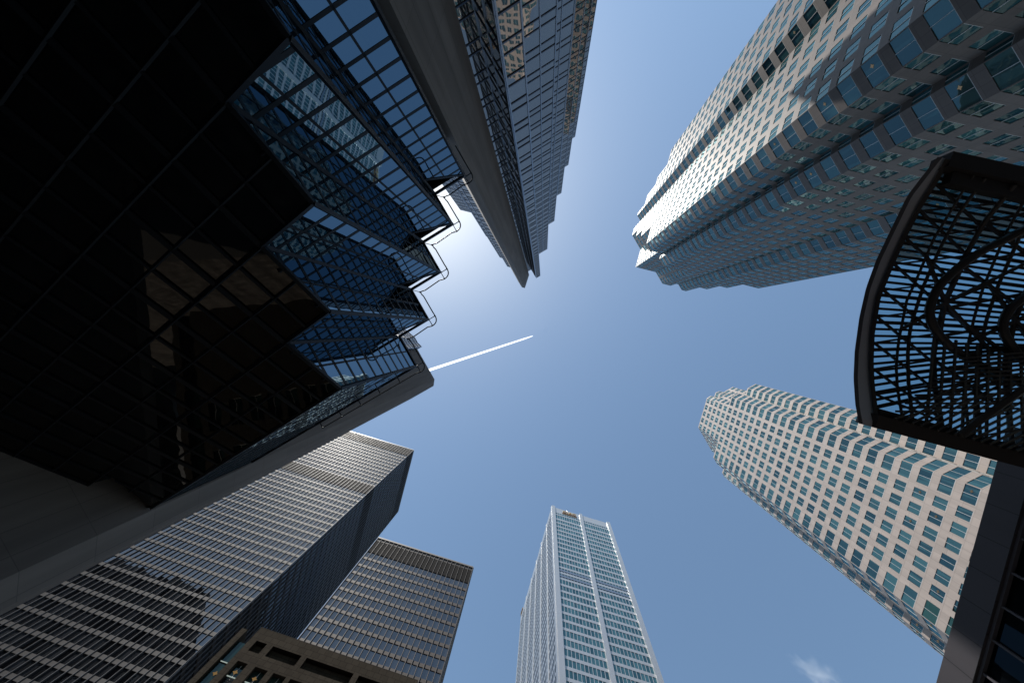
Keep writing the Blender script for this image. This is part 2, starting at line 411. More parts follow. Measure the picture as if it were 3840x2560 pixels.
for c, d, n, s in STARS:
    if 0 < c.z and n.dot(-c.normalized()) > 0.1 and project(c) and abs(project(c)[0]) < 1900 and abs(project(c)[1]) < 1270: build_star('star_lamp', c, d, n, s, M['golddim'], T.root)
STARS.clear()

# ------------------------------------------------------------------ steel and glass slab towers, lower left
def slab(name, label, s, H, b0, b1, a0, a1, fh, bay, bands, mats, fin=0.16, winfrac=(0.24, 0.98), top_rim=0.6):
    wallm, finm, winm = mats
    T = Tower(name, label, 'skyscraper', wallm, winm, finm)
    pts = [W(b0 * s, a0 * s), W(b1 * s, a0 * s), W(b1 * s, a1 * s), W(b0 * s, a1 * s)]
    fins = MB(); lou = [MB() for _ in bands]
    sn = lambda h: GZ + 6 + round((h * H - GZ - 6) / fh) * fh
    bands = [((sn(lo) + .02) / H, ((sn(hi) if hi < .95 else hi * H) + .05) / H) for lo, hi in bands]      # bands fill whole storeys
    rows = []; k = 0
    while GZ + 6 + (k + 1) * fh < H - 1.2:
        z = GZ + 6 + k * fh; k += 1
        if any(z + fh > lo * H + .2 and z < hi * H - .2 for lo, hi in bands): continue
        rows.append((z + fh * winfrac[0], z + fh * winfrac[1]))
    for i in range(4):
        p0, p1 = pts[i], pts[(i + 1) % 4]; L = (p1 - p0).length; d = (p1 - p0) / L; n = Vector((d.y, -d.x, 0))
        if not facing(p0, p1): plain(T.wall, p0, p1, GZ, H); continue
        nb = round(L / bay); w = L / nb
        facade(T, p0, p1, GZ, H, [(j * w + .09, (j + 1) * w - .09) for j in range(nb)], rows, 0.14, 0, 0.05, 0.006, rlo=0.0, rhi=0.9)
        for bi, (lo, hi) in enumerate(bands): lou[bi].box(p0 + n * 0.012 + Z * lo * H, d * L, n * 0.03, Z * (hi - lo) * H)
        for j in range(nb + 1):
            x = min(max(j * w, .06), L - .06)
            fins.box(p0 + d * (x - .04) + n * 0.02 + Z * (GZ + 5), d * .08, n * fin, Z * (H - GZ - 5 - .03))
        fins.box(p0 + n * 0.02 + Z * (H - top_rim), d * L, n * (fin + .05), Z * (top_rim + .05))
    T.wall.poly([p + Z * H for p in pts], 0)
    T.finish('spandrel'); fins.build('mullion', finm, T.root); [l.build('louvre_band', M['louvre'], T.root) for l in lou]
    return T
TA = slab('steel_skyscraper', 'tall dark steel slab with fine white mullions and two black louvre bands', 221 / F, 221.0, -878, -363, 584, 836, 3.9, 1.524,
          [(.733, .769), (.958, .992)], (M['steel'], M['steelfin'], M['mieswin']))
TC = slab('steel_skyscraper', 'shorter brownish steel slab with one deep black band under its roof', 133 / F, 133.0, -413, -23, 959, 1560, 3.75, 1.5,
          [(.934, .985)], (M['bronze'], M['bronzefin'], M['mieswin']), 0.2, (0.24, 0.97))

# ------------------------------------------------------------------ silver tower, bottom centre
HB = 238.0; sB = HB / F
T = Tower('silver_skyscraper', 'slender pale steel tower with blue-green window rows and a sign near its roof', 'skyscraper', M['silver'], M['silverwin'], M['silver']); T.wm2 = M['silverdark']
b0, b1, a0, a1 = 203, 428, 641, 1082
pts = [W(b * sB, a * sB) for b, a in ((b0, a0), (b1, a0), (b1, a1), (b0, a1))]
rows = [(.9675 * HB, .9735 * HB), (.9455 * HB, .9625 * HB)]
z = .942 * HB - 4.15
while z > 5: rows.append((z + 0.42, z + 3.3)); z -= 4.15
rows = sorted(rows)
Lf = (pts[1] - pts[0]).length; pier = Lf * .058; cp = Lf * .05; bayw = (Lf - 2 * pier - cp) / 2
def bay_ivs(x0, w, n, g=.2): return [(x0 + w / n * j + g / 2, x0 + w / n * (j + 1) - g / 2) for j in range(n)]
facade(T, pts[0], pts[1], GZ, HB, bay_ivs(pier, bayw, 11) + bay_ivs(pier + bayw + cp, bayw, 11), rows, 0.08, 0, rlo=0.1, rhi=1.0)
d = (pts[1] - pts[0]) / Lf; n = Vector((d.y, -d.x, 0))
pr = MB()
for x, w in ((0.0, pier), (pier + bayw, cp), (Lf - pier, pier)): pr.box(pts[0] + d * x + n * .02 + Z * GZ, d * w, n * .55, Z * (HB - GZ + .8))
pr.build('pier', M['silver'], T.root)
for h in (.737, .72):
    ld = MB(); ld.box(pts[0] + d * pier + n * .016 + Z * (h * HB), d * bayw, n * .04, Z * 1.2); ld.box(pts[0] + d * (pier + bayw + cp) + n * .016 + Z * (h * HB), d * bayw, n * .04, Z * 1.2); ld.build('louvre_band', M['palebar'], T.root)
# long side: ribbed
p0, p1 = pts[3], pts[0]; Ls = (p1 - p0).length; d2 = (p1 - p0) / Ls; n2 = Vector((d2.y, -d2.x, 0))
ivs = []; pitch = Ls / 6
for k in range(6): ivs += bay_ivs(k * pitch + .8, pitch - 1.6, 6, .5)
facade(T, p0, p1, GZ, HB, ivs, [(za, zb + .3) for za, zb in rows], 0.03, 0, rlo=0, rhi=.3, gm=2)
rb = MB()
for k in range(6):
    pass
for k in range(7): rb.box(p0 + d2 * min(max(k * pitch - .6, 0), Ls - 1.2) + n2 * .02 + Z * GZ, d2 * 1.2, n2 * .2, Z * (HB - GZ + .4))
rb.build('rib', M['silver'], T.root)
plain(T.wall, pts[1], pts[2], GZ, HB); plain(T.wall, pts[2], pts[3], GZ, HB)
T.wall.poly([p + Z * HB for p in pts], 0)
T.finish()
mast = MB(); mb_ = pts[0] + d * (Lf * .335) - n * 6
mast.tube([mb_ + Z * HB, mb_ + Z * (HB + 12)], .32, 8); mast.tube([mb_ + Z * (HB + 12), mb_ + Z * (HB + 13.2)], .6, 8)
mast.build('roof_mast', M['silver'], T.root)

def bank_sign(origin, d, n, k, label):
    e = empty('rooftop_sign', label, 'sign', None, 'gold and maroon signs on the silver tower')
    c = bpy.data.curves.new('lettering', 'FONT'); c.body = 'CIBC'; c.size = 4.3 * k; c.extrude = .18; c.space_character = 1.05; c.offset = .05
    tmp = bpy.data.objects.new('lettering', c); me = bpy.data.meshes.new_from_object(tmp); me.name = 'lettering'; me.materials.clear(); me.materials.append(M['signgold'])
    bpy.data.objects.remove(tmp); o = bpy.data.objects.new('lettering', me); COL.objects.link(o); o.parent = e
    x = d; y = Z; zz = x.cross(y)
    p = origin + n * .35
    o.matrix_world = Matrix(((x.x * 1.35, y.x, zz.x, p.x), (x.y * 1.35, y.y, zz.y, p.y), (x.z * 1.35, y.z, zz.z, p.z), (0, 0, 0, 1)))
    for nm, mat, lo, th in (('maroon_swoosh', M['signred'], -1.35, .85), ('gold_swoosh', M['signgold'], -2.0, .38)):
        s = MB(); prev = None
        for i in range(15):
            t = i / 14; X = -0.3 * k + 14.3 * k * t; yy = (lo + .55 * math.sin(t * math.pi) * (1 - t) - .2 * t) * k; hh = th * k * (.45 + .55 * math.sin(math.pi * min(1, t + .12)))
            cur = [origin + d * X + Z * yy + n * .3, origin + d * X + Z * (yy + hh) + n * .3]
            if prev:
                f = [prev[0], cur[0], cur[1], prev[1]]; bk = [q - n * .25 for q in f]
                s.poly(f); s.poly(bk[::-1]); s.poly([f[3], f[2], bk[2], bk[3]]); s.poly([f[1], f[0], bk[0], bk[1]])
            prev = cur
        s.build(nm, mat, e)
    return e
bank_sign(pts[0] + d * 6.6 + Z * (HB - 4.0) + n * .05, d, n, .62, 'gold lettering over a maroon swoosh at the roof edge facing the lens')
bank_sign(p0 + d2 * 2.5 + Z * (HB - 4.0) + n2 * .5, d2, n2, .34, 'sign seen edge-on at the far roof corner of the ribbed side')

# ------------------------------------------------------------------ brown granite building, bottom left
sD = 60.0 / F; HD = 60.0; aD = 1464 * sD
T = Tower('granite_building', 'low brown granite building with slot recesses and lamplit windows', 'building', M['brown'], M['greenwin'], M['frame'])
wall = T.wall; p0, p1 = W(-31.7, aD), W(-4.7, aD)
rec = MB()
cx0 = -31.7
cols = [(-30.7, -29.1), (-27.9, -25.9), (-25.0, -23.0), (-22.3, -20.3), (-19.5, -17.5), (-16.7, -14.7), (-13.9, -11.9), (-11.1, -9.1), (-8.3, -6.3)]
ivs = [(a - cx0, b - cx0) for a, b in cols]
rows_d = [(z0_, z0_ + 4.6) for z0_ in (14.6, 22.4, 30.2, 38.0, 45.8)]
facade(T, p0, p1, GZ, 49.6, ivs, rows_d, 0.6, 1, .06)
facade(T, p0, p1, 49.6, 54.9, ivs, [(49.65, 53.8)], 0.6, 1, .06)
# slot course: L-shaped recesses 0.8 m deep, with granite at the back
z0, z1 = 55.7, 57.6
slots = [(-30.65, -28.9), (-27.85, -23.05), (-22.15, -14.4), (-13.5, -8.9), (-8.0, -5.6)]
def fw(x0, x1, za, zb, dep=0.0):
    wall.poly([W(x0, aD + dep, za), W(x1, aD + dep, za), W(x1, aD + dep, zb), W(x0, aD + dep, zb)], 0, [(x0, za), (x1, za), (x1, zb), (x0, zb)])
fw(-31.7, -4.7, 54.9, z0); fw(-31.7, -4.7, z1, HD); xc = -31.7
for xa, xb in slots:
    fw(xc, xa, z0, z1); xc = xb; fw(xa, xb, z0, z1, .8)
    for q in ([W(xa, aD, z1), W(xb, aD, z1), W(xb, aD + .8, z1), W(xa, aD + .8, z1)], [W(xa, aD, z0), W(xb, aD, z0), W(xb, aD + .8, z0), W(xa, aD + .8, z0)],
              [W(xa, aD, z0), W(xa, aD, z1), W(xa, aD + .8, z1), W(xa, aD + .8, z0)], [W(xb, aD, z0), W(xb, aD, z1), W(xb, aD + .8, z1), W(xb, aD + .8, z0)]): wall.poly(q, 0)
fw(xc, -4.7, z0, z1)
for q0, q1 in ((W(-4.7, aD), W(-4.7, aD + 30)), (W(-4.7, aD + 30), W(-31.7, aD + 30)), (W(-31.7, aD + 30), W(-31.7, aD))): plain(wall, q0, q1, GZ, HD)
wall.poly([W(-31.7, aD, HD), W(-4.7, aD, HD), W(-4.7, aD + 30, HD), W(-31.7, aD + 30, HD)], 0)
# corner pillar and the recessed glazed slot beside it
pl = MB(); pl.box(W(-34.8, aD + 1.2, GZ), U * .9, V * 2.0, Z * (HD - GZ))
pl.box(W(-33.95, aD + 3.1, GZ), U * 2.2, V * .3, Z * 61.0)
pl.build('corner_pillar', M['brown'], T.root)
for k in range(12):
    zt = 58.3 - 4.0 * k
    g = MB(); g.box(W(-33.86, aD + 1.75, zt - 3.7), U * 2.1, V * .08, Z * 3.6); g.build('slot_window', M['greenwin'], T.root)
    if k < 6:
        g = MB(); g.box(W(-33.7, aD + 1.66, zt - 3.85), U * 1.8, V * .08, Z * .10); g.build('light_strip', M['strip'], T.root)
T.finish()
for xa, xb in cols[:3]:
    g = MB(); g.box(W(xa + .05, aD + .45, 51.75), U * (xb - xa - .1), V * .08, Z * .10); g.build('light_strip', M['strip'], T.root)
    build_star('lamp', W((xa + xb) / 2 - .1, aD + .52, 52.6), U, -V, .42, M['gold'], T.root)
build_star('lamp', W(-32.9, aD + 1.7, 52.6), U, -V, .42, M['gold'], T.root)
gr = MB()
for k in range(14):
    zz = 51.4 - k * .28
    for j in range(5): gr.box(W(-30.6 + j * .3 + (.1 if k % 2 else 0), aD + .40, zz), U * .24, V * .05, Z * .17)
gr.build('grille', M['louvre'], T.root)

# ------------------------------------------------------------------ mirror glass tower with concrete pier, top
HI = 180.0; sI = HI / F
T = Tower('mirror_tower', 'saw-tooth mirror glass tower at the top of the view with a tapering concrete pier', 'skyscraper', M['bluebar'], M['mirror'], M['palebar'])
teeth = [(-115, -189.3), (-103.6, -200.7), (-77.3, -174.4), (-64.8, -186.9)]
outer = [(-65.5, -288.7), (-67.5, -394), (-69.2, -499), (-71.2, -603.4), (-74, -706.6)]
prev_a = -184
for k, (b, a) in enumerate(outer):
    teeth += [(b - 52.5, a + 52.5), (b, a)]
polyI = teeth + [(-420, -706.6), (-420, -350), (-299.6, -350), (-299.6, -278.4), (-229, -278.4), (-229, -215), (-193.2, -215), (-193.2, -189.3)]
polyI = ccw(polyI); ptsI = [W(b * sI, a * sI) for b, a in polyI]
bars = MB(); vb = MB()
def curtain(T, p0, p1, z0, z1, cols, zs, barm, vm, bt=.16, bd=.10, vt=.10, vd=.12, tilt=.004, zcut=None, rl=0, rh=1):
    d = (p1 - p0); L = d.length; d = d / L; n = Vector((d.y, -d.x, 0)); w = L / cols
    def P(x, z, k=0.0): return p0 + d * x + n * k + Z * z
    zz = [z for z in zs if z0 < z < z1]; zz = [z0] + zz + [z1]
    for j in range(cols):
        x0, x1 = j * w, (j + 1) * w
        for i in range(len(zz) - 1):
            lo0 = lo1 = zz[i]; hi0 = hi1 = zz[i + 1]
            if zcut:
                lo0, lo1 = max(lo0, zcut[0](x0)), max(lo1, zcut[0](x1)); hi0, hi1 = min(hi0, zcut[1](x0)), min(hi1, zcut[1](x1))
                if hi0 <= lo0 and hi1 <= lo1: continue
                hi0, hi1 = max(hi0, lo0), max(hi1, lo1)
            t1 = random.uniform(-tilt, tilt) * w; t2 = random.uniform(-tilt, tilt) * 2
            mb = MB(); q = [P(x0, lo0), P(x1, lo1, t1), P(x1, hi1, t1 + t2), P(x0, hi0, t2)]
            mb.poly(q, 0, None, rl + (rh - rl) * random.random()); T.wins.append((pix_area(q), mb))
    for z in zz[1:-1] if zcut else zz:
        xa, xb = 0.0, L
        if zcut:
            xs = [L * k / 40 for k in range(41) if zcut[0](L * k / 40) <= z <= zcut[1](L * k / 40)]
            if len(xs) < 2: continue
            xa, xb = xs[0], xs[-1]
        barm.box(P(xa, z - bt / 2, -.02), d * (xb - xa), n * bd, Z * bt)
    for j in range(cols + 1):
        x = min(max(j * w, vt / 2), L - vt / 2); lo, hi = z0, z1
        if zcut: lo, hi = zcut[0](x), zcut[1](x)
        vm.box(P(x - vt / 2, lo, -.02), d * vt, n * vd, Z * (hi - lo))
zs = []
z = 2.0
while z < HI: zs += [z, z + 1.45]; z += 4.35
for i in range(len(ptsI)):
    p0, p1 = ptsI[i], ptsI[(i + 1) % len(ptsI)]; L = (p1 - p0).length
    if not facing(p0, p1, -.02): plain(T.wall, p0, p1, GZ, HI); continue
    curtain(T, p0, p1, GZ, HI, max(1, round(L / 2.2)), zs, bars, vb, bt=.17, vt=.14)
T.wall.poly([p + Z * HI for p in ptsI], 0)
T.finish('back_wall', 'glass_pane')
bars.build('spandrel_bar', M['bluebar'], T.root); vb.build('mullion', M['palebar'], T.root)
pc = MB(); pp = ccw([(-122.5, -130.5), (-110.8, -130.4), (-108, -183), (-139.5, -183), (-139.5, -145.6)])
pw = [W(b * sI, a * sI) for b, a in pp]
for i in range(len(pw)): plain(pc, pw[i], pw[(i + 1) % len(pw)], GZ, HI + 4)
pc.poly([p + Z * (HI + 4) for p in pw], 0)
pc.build('concrete_pier', M['concrete'], T.root)

# ------------------------------------------------------------------ concrete pier tower, left
HK = 112.0; sK = HK / F
T = Tower('pier_tower', 'plain grey concrete pier tower with a small glazed top behind the washing rail', 'tower', M['bluebar'], M['mirror'], M['palebar'])
pc = MB(); pp = ccw([(-448.4, 200.7), (-353.6, 295.6), (-350.7, 321.1), (-420, 390), (-545, 300)]); pw = [W(b * sK, a * sK) for b, a in pp]
for i in range(len(pw)): plain(pc, pw[i], pw[(i + 1) % len(pw)], GZ, HK)
pc.poly([p + Z * HK for p in pw], 0); pc.build('concrete_pier', M['concrete'], T.root)
bars = MB(); vb = MB()
gp = ccw([(-470, 160), (-452, 178), (-434, 188), (-446, 199), (-545, 298), (-640, 200), (-560, 120)]); gw = [W(b * sK * 1.03, a * sK * 1.03) for b, a in gp]
for i in range(len(gw)):
    p0, p1 = gw[i], gw[(i + 1) % len(gw)]
    if not facing(p0, p1, -.02): plain(T.wall, p0, p1, GZ, HK * 1.03); continue
    curtain(T, p0, p1, GZ, HK * 1.03, max(1, round((p1 - p0).length / 1.1)), [GZ + 2.2 * k for k in range(60)], bars, vb, bt=.12, vt=.1)
T.wall.poly([p + Z * HK * 1.03 for p in gw], 0)
T.finish('back_wall', 'glass_pane', 20); bars.build('spandrel_bar', M['bluebar'], T.root); vb.build('mullion', M['palebar'], T.root)

# ------------------------------------------------------------------ black tower behind the hall: only its mirror image shows
T = Tower('black_skyscraper', 'black tower seen only as a dark reflection in the steel slab windows', 'skyscraper', M['louvre'], M['louvre'], M['louvre'])
hp = [W(-300, -80), W(-125, -80), W(-125, 5), W(-300, 5)]
for i in range(4): facade(T, hp[i], hp[(i + 1) % 4], GZ, 180, [(3 * k + .3, 3 * k + 2.8) for k in range(int((hp[(i + 1) % 4] - hp[i]).length / 3))], [(4 * k + 1.2, 4 * k + 3.8) for k in range(44)], .1, 0)
T.wall.poly([p + Z * 180 for p in hp], 0)
for w in range(len(T.wins)): T.wins[w] = (0.0, T.wins[w][1])
T.finish()

# ------------------------------------------------------------------ black glass banking hall, left
HJ = 40.0; sJ = HJ / F
T = Tower('glass_hall', 'black saw-tooth glass hall overhanging the street, a washing rail along its roof edge', 'building', M['black'], M['blackglass'], M['black'])
def under(b, a): return HJ * (.6114 + .000475 * a + .00028 * b)      # the sloping glazed underside, b and a in px at HJ
Ok = [(-436, -475)] + [(-435, -290 + 185 * k) for k in range(4)]
Ik = [(b - 92.5, a + 92.5) for b, a in Ok[:-1]]
chain = [(-530, -569 + 185 * 0 - 0), ]
chain = [(-621, -660), (-528.5, -567.5)]
chain = [(-528.5, -567.5)]
for k in range(5):
    chain.append(Ok[k]);
    if k < 4: chain.append(Ik[k])
chain.append((-985, 815))
bars = MB(); vb = MB(); beams = MB()
for i in range(len(chain) - 1):
    (b0, a0), (b1, a1) = chain[i], chain[i + 1]
    # outward side faces the street: run from high a to low a
    p0, p1 = W(b1 * sJ, a1 * sJ), W(b0 * sJ, a0 * sJ); L = (p1 - p0).length
    lo0, lo1 = under(b1, a1), under(b0, a0)
    outer_first = (b1 > b0)                       # p0 is the outer corner
    longwall = i == len(chain) - 2
    if longwall: top = lambda x: HJ - .35
    elif outer_first: top = lambda x, L=L: HJ - .35
    else: top = lambda x, L=L: HJ - .35 - 3.6 * (1 - x / L)    # slanted head under the open roof-edge truss
    cols = 2 if not longwall else 10
    zs = [HJ - .35 - 1.57 * k for k in range(1, 26)]
    curtain(T, p0, p1, min(lo0, lo1), HJ - .35, cols, zs, bars, vb, bt=.26, bd=.38, vt=.14, vd=.14, tilt=.0015,
            zcut=(lambda x, a=lo0, b=lo1, L=L: a + (b - a) * x / L, top), rl=0, rh=.5)
    n = Vector(((p1 - p0).y, -(p1 - p0).x, 0)).normalized()
    beams.bar(p0 + Z * (HJ - .1), p1 + Z * (HJ - .1), .22, .3)
    if not outer_first and not longwall:
        beams.bar(p0 + Z * (HJ - 3.95) + n * .05, p1 + Z * (HJ - .35) + n * .05, .2, .28)
        beams.bar(p0 + Z * (HJ - 4.05) + n * .05, p0 + Z * HJ + n * .05, .2, .2)
    beams.bar(p0 + Z * (lo0 - .02), p1 + Z * (lo1 - .02), .2, .25)
# corner posts
for (b, a) in chain[1:-1]:
    p = W(b * sJ, a * sJ); vb.bar(p + Z * under(b, a), p + Z * (HJ if (b, a) in Ok else HJ - .4), .22, .22, U)
T.finish('core_wall', 'glass_pane') if T.wall.f else None
if not T.wall.f:
    T.wall.poly([W(-35.5, -23, GZ), W(-35.5, 22, GZ), W(-35.5, 22, 20), W(-35.5, -23, 20)], 0)
    T.finish('core_wall', 'glass_pane')
bars.build('transom', M['black'], T.root); vb.build('mullion', M['black'], T.root); beams.build('edge_beam', M['black'], T.root)
# sloping glazed underside: panels between diagonal glazing bars
so_ = MB(); sb = MB()
def SP(b, a, k=0.0): return W(b * sJ, a * sJ, under(b, a) - k)
def inside(b, a):
    # street-side limit is the saw-tooth line, far limit the end of the long wall
    return True
px = 64.0
lines = []
edge = [(b, a) for b, a in chain]
far = [(-1020, 690), (-1330, 880), (-1330, -900), (-528.5, -900)]
so_.poly([SP(b, a) for b, a in (edge + far)][::-1], 0, None, .2)
so_.build('underside_glass', M['soffitglass'], T.root, True)
def clip_seg(p, q):
    """part of the segment p-q (b,a) that lies under the roof outline"""
    poly = edge + far; ts = [0.0, 1.0]
    for i in range(len(poly)):
        a_, b_ = poly[i], poly[(i + 1) % len(poly)]
        r = (q[0] - p[0], q[1] - p[1]); s = (b_[0] - a_[0], b_[1] - a_[1]); den = r[0] * s[1] - r[1] * s[0]
        if abs(den) < 1e-9: continue
        t = ((a_[0] - p[0]) * s[1] - (a_[1] - p[1]) * s[0]) / den; w = ((a_[0] - p[0]) * r[1] - (a_[1] - p[1]) * r[0]) / den
        if 0 < t < 1 and 0 <= w <= 1: ts.append(t)
    ts.sort(); out = []
    def ins(x, y):
        c = False
        for i in range(len(poly)):
            (x1, y1), (x2, y2) = poly[i], poly[(i + 1) % len(poly)]
            if (y1 > y) != (y2 > y) and x < (x2 - x1) * (y - y1) / (y2 - y1) + x1: c = not c
        return c
    for t0, t1 in zip(ts, ts[1:]):
        m = (t0 + t1) / 2
        if t1 - t0 > 1e-4 and ins(p[0] + (q[0] - p[0]) * m, p[1] + (q[1] - p[1]) * m):
            out.append(((p[0] + (q[0] - p[0]) * t0, p[1] + (q[1] - p[1]) * t0), (p[0] + (q[0] - p[0]) * t1, p[1] + (q[1] - p[1]) * t1)))
    return out
nrm = (Z - U * .28e-3 * F * 1.0 - V * .475e-3 * F * 1.0)
for k in range(-24, 26):
    # both diagonal families, 1.73 m apart
    c = -435 - (-290) + 2 * 46.25 * k          # b - a = const
    for fam in (0, 1):
        if fam == 0: p, q = (-1500, -1500 - c), (-300, -300 - c)
        else:
            cc = -435 + (-290) + 2 * 46.25 * k  # b + a = const
            p, q = (-1500, cc + 1500), (-300, cc + 300)
        for s0, s1 in clip_seg(p, q):
            wd = .26 if k % 2 == 0 else .14
            sb.bar(SP(*s0, .06), SP(*s1, .06), wd, .12)
sb.build('glazing_bar', M['black'], T.root)
# roof deck behind the truss and dark back wall
rf = MB(); rf.poly([W(b * sJ, a * sJ, HJ - .6) for b, a in [(b - 12, a) for b, a in chain] + [(-1330, 880), (-1330, -900), (-528, -900)]]); rf.build('roof', M['louvre'], T.root)
bw = MB()
for (b0, a0), (b1, a1) in (((-985, 815), (-1330, 880)), ((-1330, 880), (-1330, -900)), ((-1330, -900), (-528.5, -900)), ((-528.5, -900), (-528.5, -567.5))):
    bw.poly([W(b0 * sJ, a0 * sJ, min(under(b0, a0), HJ)), W(b1 * sJ, a1 * sJ, min(under(b1, a1), HJ)), W(b1 * sJ, a1 * sJ, HJ - .6), W(b0 * sJ, a0 * sJ, HJ - .6)])
bw.build('back_wall', M['louvre'], T.root)

# window washing rail: thin tube following the saw teeth on short arms
rail = MB(); arms = MB(); off = .72; path = []
zr = HJ + .25
for k in range(5):
    O = W(Ok[k][0] * sJ, Ok[k][1] * sJ); e1 = (U + V * -1).normalized(); e2 = (U + V).normalized()
    # arms along the two faces' normals at every outer corner
    nA = (U - V).normalized(); nB = (U + V).normalized()
    A, B = O + nA * off, O + nB * off
    for q in (A, B): arms.bar(O + Z * zr, q + Z * zr, .07, .07); arms.tube([q + Z * (zr - .09), q + Z * (zr + .09)], .085, 8)
    path += [A - nB * .5 , A - nB * .12 + nA * .02] if k else [A - nB * 3.2, A - nB * .12]
    path += [O + (nA * math.cos(t) + nB * math.sin(t)) * off * (1 + .08 * math.sin(2 * t)) for t in [math.radians(x) for x in (0, 15, 30, 45, 60, 75, 90)]]
    if k < 4:
        I_ = W(Ik[k][0] * sJ, Ik[k][1] * sJ); C = I_ + U * off * 1.25
        arms.bar(I_ + Z * zr, C + Z * zr, .06, .06); arms.tube([C + Z * (zr - .1), C + Z * (zr + .1)], .1, 8)
        path += [B - nA * .15, B - nA * .5 - nB * .12, C + nA * .55 + nB * .08, C + nA * .25, C, C + nB * .25, C + nB * .55 + nA * .08]
    else:
        path += [B - nA * .12, B - nA * .5 - nB * .1]
        end = B - nA * 12.2 - nB * .1; path.append(end)
        for j in range(1, 6):
            q = B - nA * (2.45 * j) - nB * .1; arms.bar(q + Z * zr - nB * (off - .1), q + Z * zr, .08, .08); arms.tube([q + Z * (zr - .09), q + Z * (zr + .09)], .08, 8)
rail.tube([p + Z * zr for p in path], .06, 8)
rail.build('washing_rail', M['black'], T.root); arms.build('rail_bracket', M['black'], T.root)

# ------------------------------------------------------------------ dark granite frontage, bottom right
T = Tower('granite_frontage', 'dark granite and glass frontage beside the canopy at the lower right', 'building', M['darkstone'], M['blackglass'], M['fascia'])
HH = 18.4; q0 = W(20.07, .49); q1 = W(20.6, 10.54); dv = (q1 - q0).normalized(); nn = Vector((-dv.y, dv.x, 0))
if nn.dot(-q0) < 0: nn = -nn
A0 = q0 - dv * 1.6; L = 30.0; zf = HH * .9345
fr = MB()
fr.box(A0 + Z * zf - nn * .6, dv * L, nn * .6, Z * (HH - zf))
fr.build('frieze', M['darkstone'], T.root)
mu = MB(); x = 0.0
for j in range(20):
    g = MB(); g.box(A0 + dv * (j * 1.42 + .04) - nn * .30 + Z * GZ, dv * 1.34, nn * .05, Z * (zf - GZ - .06)); 
    g.r = [.2] * len(g.f); g.build('glass_pane', M['blackglass'], T.root, True)
    mu.box(A0 + dv * (j * 1.42 - .04) - nn * .28 + Z * GZ, dv * .08, nn * .16, Z * (zf - GZ - .01))
mu.box(A0 - nn * .29 + Z * (zf - .13), dv * L, nn * .2, Z * .11)
mu.build('mullion', M['fascia'], T.root)
T.wall.poly([A0 - nn * .7 + Z * GZ, A0 - nn * .7 + dv * L + Z * GZ, A0 - nn * .7 + dv * L + Z * (HH - .02), A0 - nn * .7 + Z * (HH - .02)], 0)
T.wall.poly([A0 - nn * .61 + Z * (HH - .02), A0 + dv * L - nn * .61 + Z * (HH - .02), A0 + dv * L - nn * 9 + Z * (HH - .02), A0 - nn * 9 + Z * (HH - .02)], 0)
T.finish('back_wall')
build_star('lamp', W(19.95, 9.65, 15.6) - nn * .1, dv, nn, .34, M['gold'], T.root)

# ------------------------------------------------------------------ vaulted lattice canopy, right
can = empty('glass_canopy', 'dark steel lattice canopy with an arched front edge, jutting in from the right', 'canopy', None)
KH = 13.4
def VA(b, a, dz=0.0):
    """vault: (b, a) measured at eave height; the crown stands 1.5 m higher"""
    s = (a + 4.0) / 4.2; z = KH + 1.5 * max(0.0, 1 - s * s) + dz
    return W(b * z / KH, a * z / KH, z)
def lerp_tab(tab, x):
    for (x0, y0), (x1, y1) in zip(tab, tab[1:]):
        if x <= x1: return y0 + (y1 - y0) * (x - x0) / (x1 - x0)
    return tab[-1][1]
out_t = [(-8.3, 10.30), (-7.97, 10.16), (-6.87, 9.75), (-5.73, 9.58), (-4.74, 9.44), (-3.84, 9.40), (-2.91, 9.47), (-1.85, 9.64), (-1.02, 9.85), (-.25, 10.13), (.32, 10.41)]
inn_t = [(-8.3, 10.58), (-7.43, 10.42), (-6.67, 10.22), (-5.49, 10.02), (-4.68, 9.93), (-3.66, 9.85), (-2.54, 10.0), (-1.68, 10.22), (-1.01, 10.45), (-.15, 10.82), (.3, 11.0)]
def strip(mb, fo, fi, z0, z1, a0=-8.2, a1=.32, nseg=48):
    prev = None
    for i in range(nseg + 1):
        a = a0 + (a1 - a0) * i / nseg; bo, bi = fo(a), fi(a)
        c = [VA(bo, a, z0), VA(bi, a, z0), VA(bi, a, z1), VA(bo, a, z1)]
        if prev:
            for j in range(4): mb.poly([prev[j], prev[(j + 1) % 4], c[(j + 1) % 4], c[j]])
        else: mb.poly(c)
        prev = c
    mb.poly(prev[::-1])
fo = lambda a: lerp_tab(out_t, a); fi = lambda a: lerp_tab(inn_t, a)
m_ = MB(); strip(m_, fo, lambda a: fo(a) + .13, -.10, .45); m_.build('edge_lip', M['fascia'], can)
m_ = MB(); strip(m_, lambda a: fo(a) + .115, lambda a: fi(a) - .065, -.02, .35); m_.build('fascia_panel', M['fasciapanel'], can)
m_ = MB(); strip(m_, lambda a: fi(a) - .08, lambda a: fi(a) + .06, -.12, .45); m_.build('edge_lip', M['canopysteel'], can)
slope_t = [(-8.2, .0), (-7.16, -.034), (-5.5, -.08), (-3.83, -.15), (-2.24, -.27), (-1.53, -.40), (-.2, -.58)]
sl_ = MB()
for k in range(37):
    a0 = -8.0 + k * .213; sp = lerp_tab(slope_t, a0); b0 = fi(a0) + .04; pts_ = []
    for i in range(9): b = b0 + (17.5 - b0) * i / 8; pts_.append((b, a0 + sp * (b - b0) * (1 - .10 * i / 8)))
    for (x0, y0), (x1, y1) in zip(pts_, pts_[1:]):
        sl_.bar(VA(x0, y0, .02), VA(x1, y1, .02), .085 if k % 4 else .12, .04)
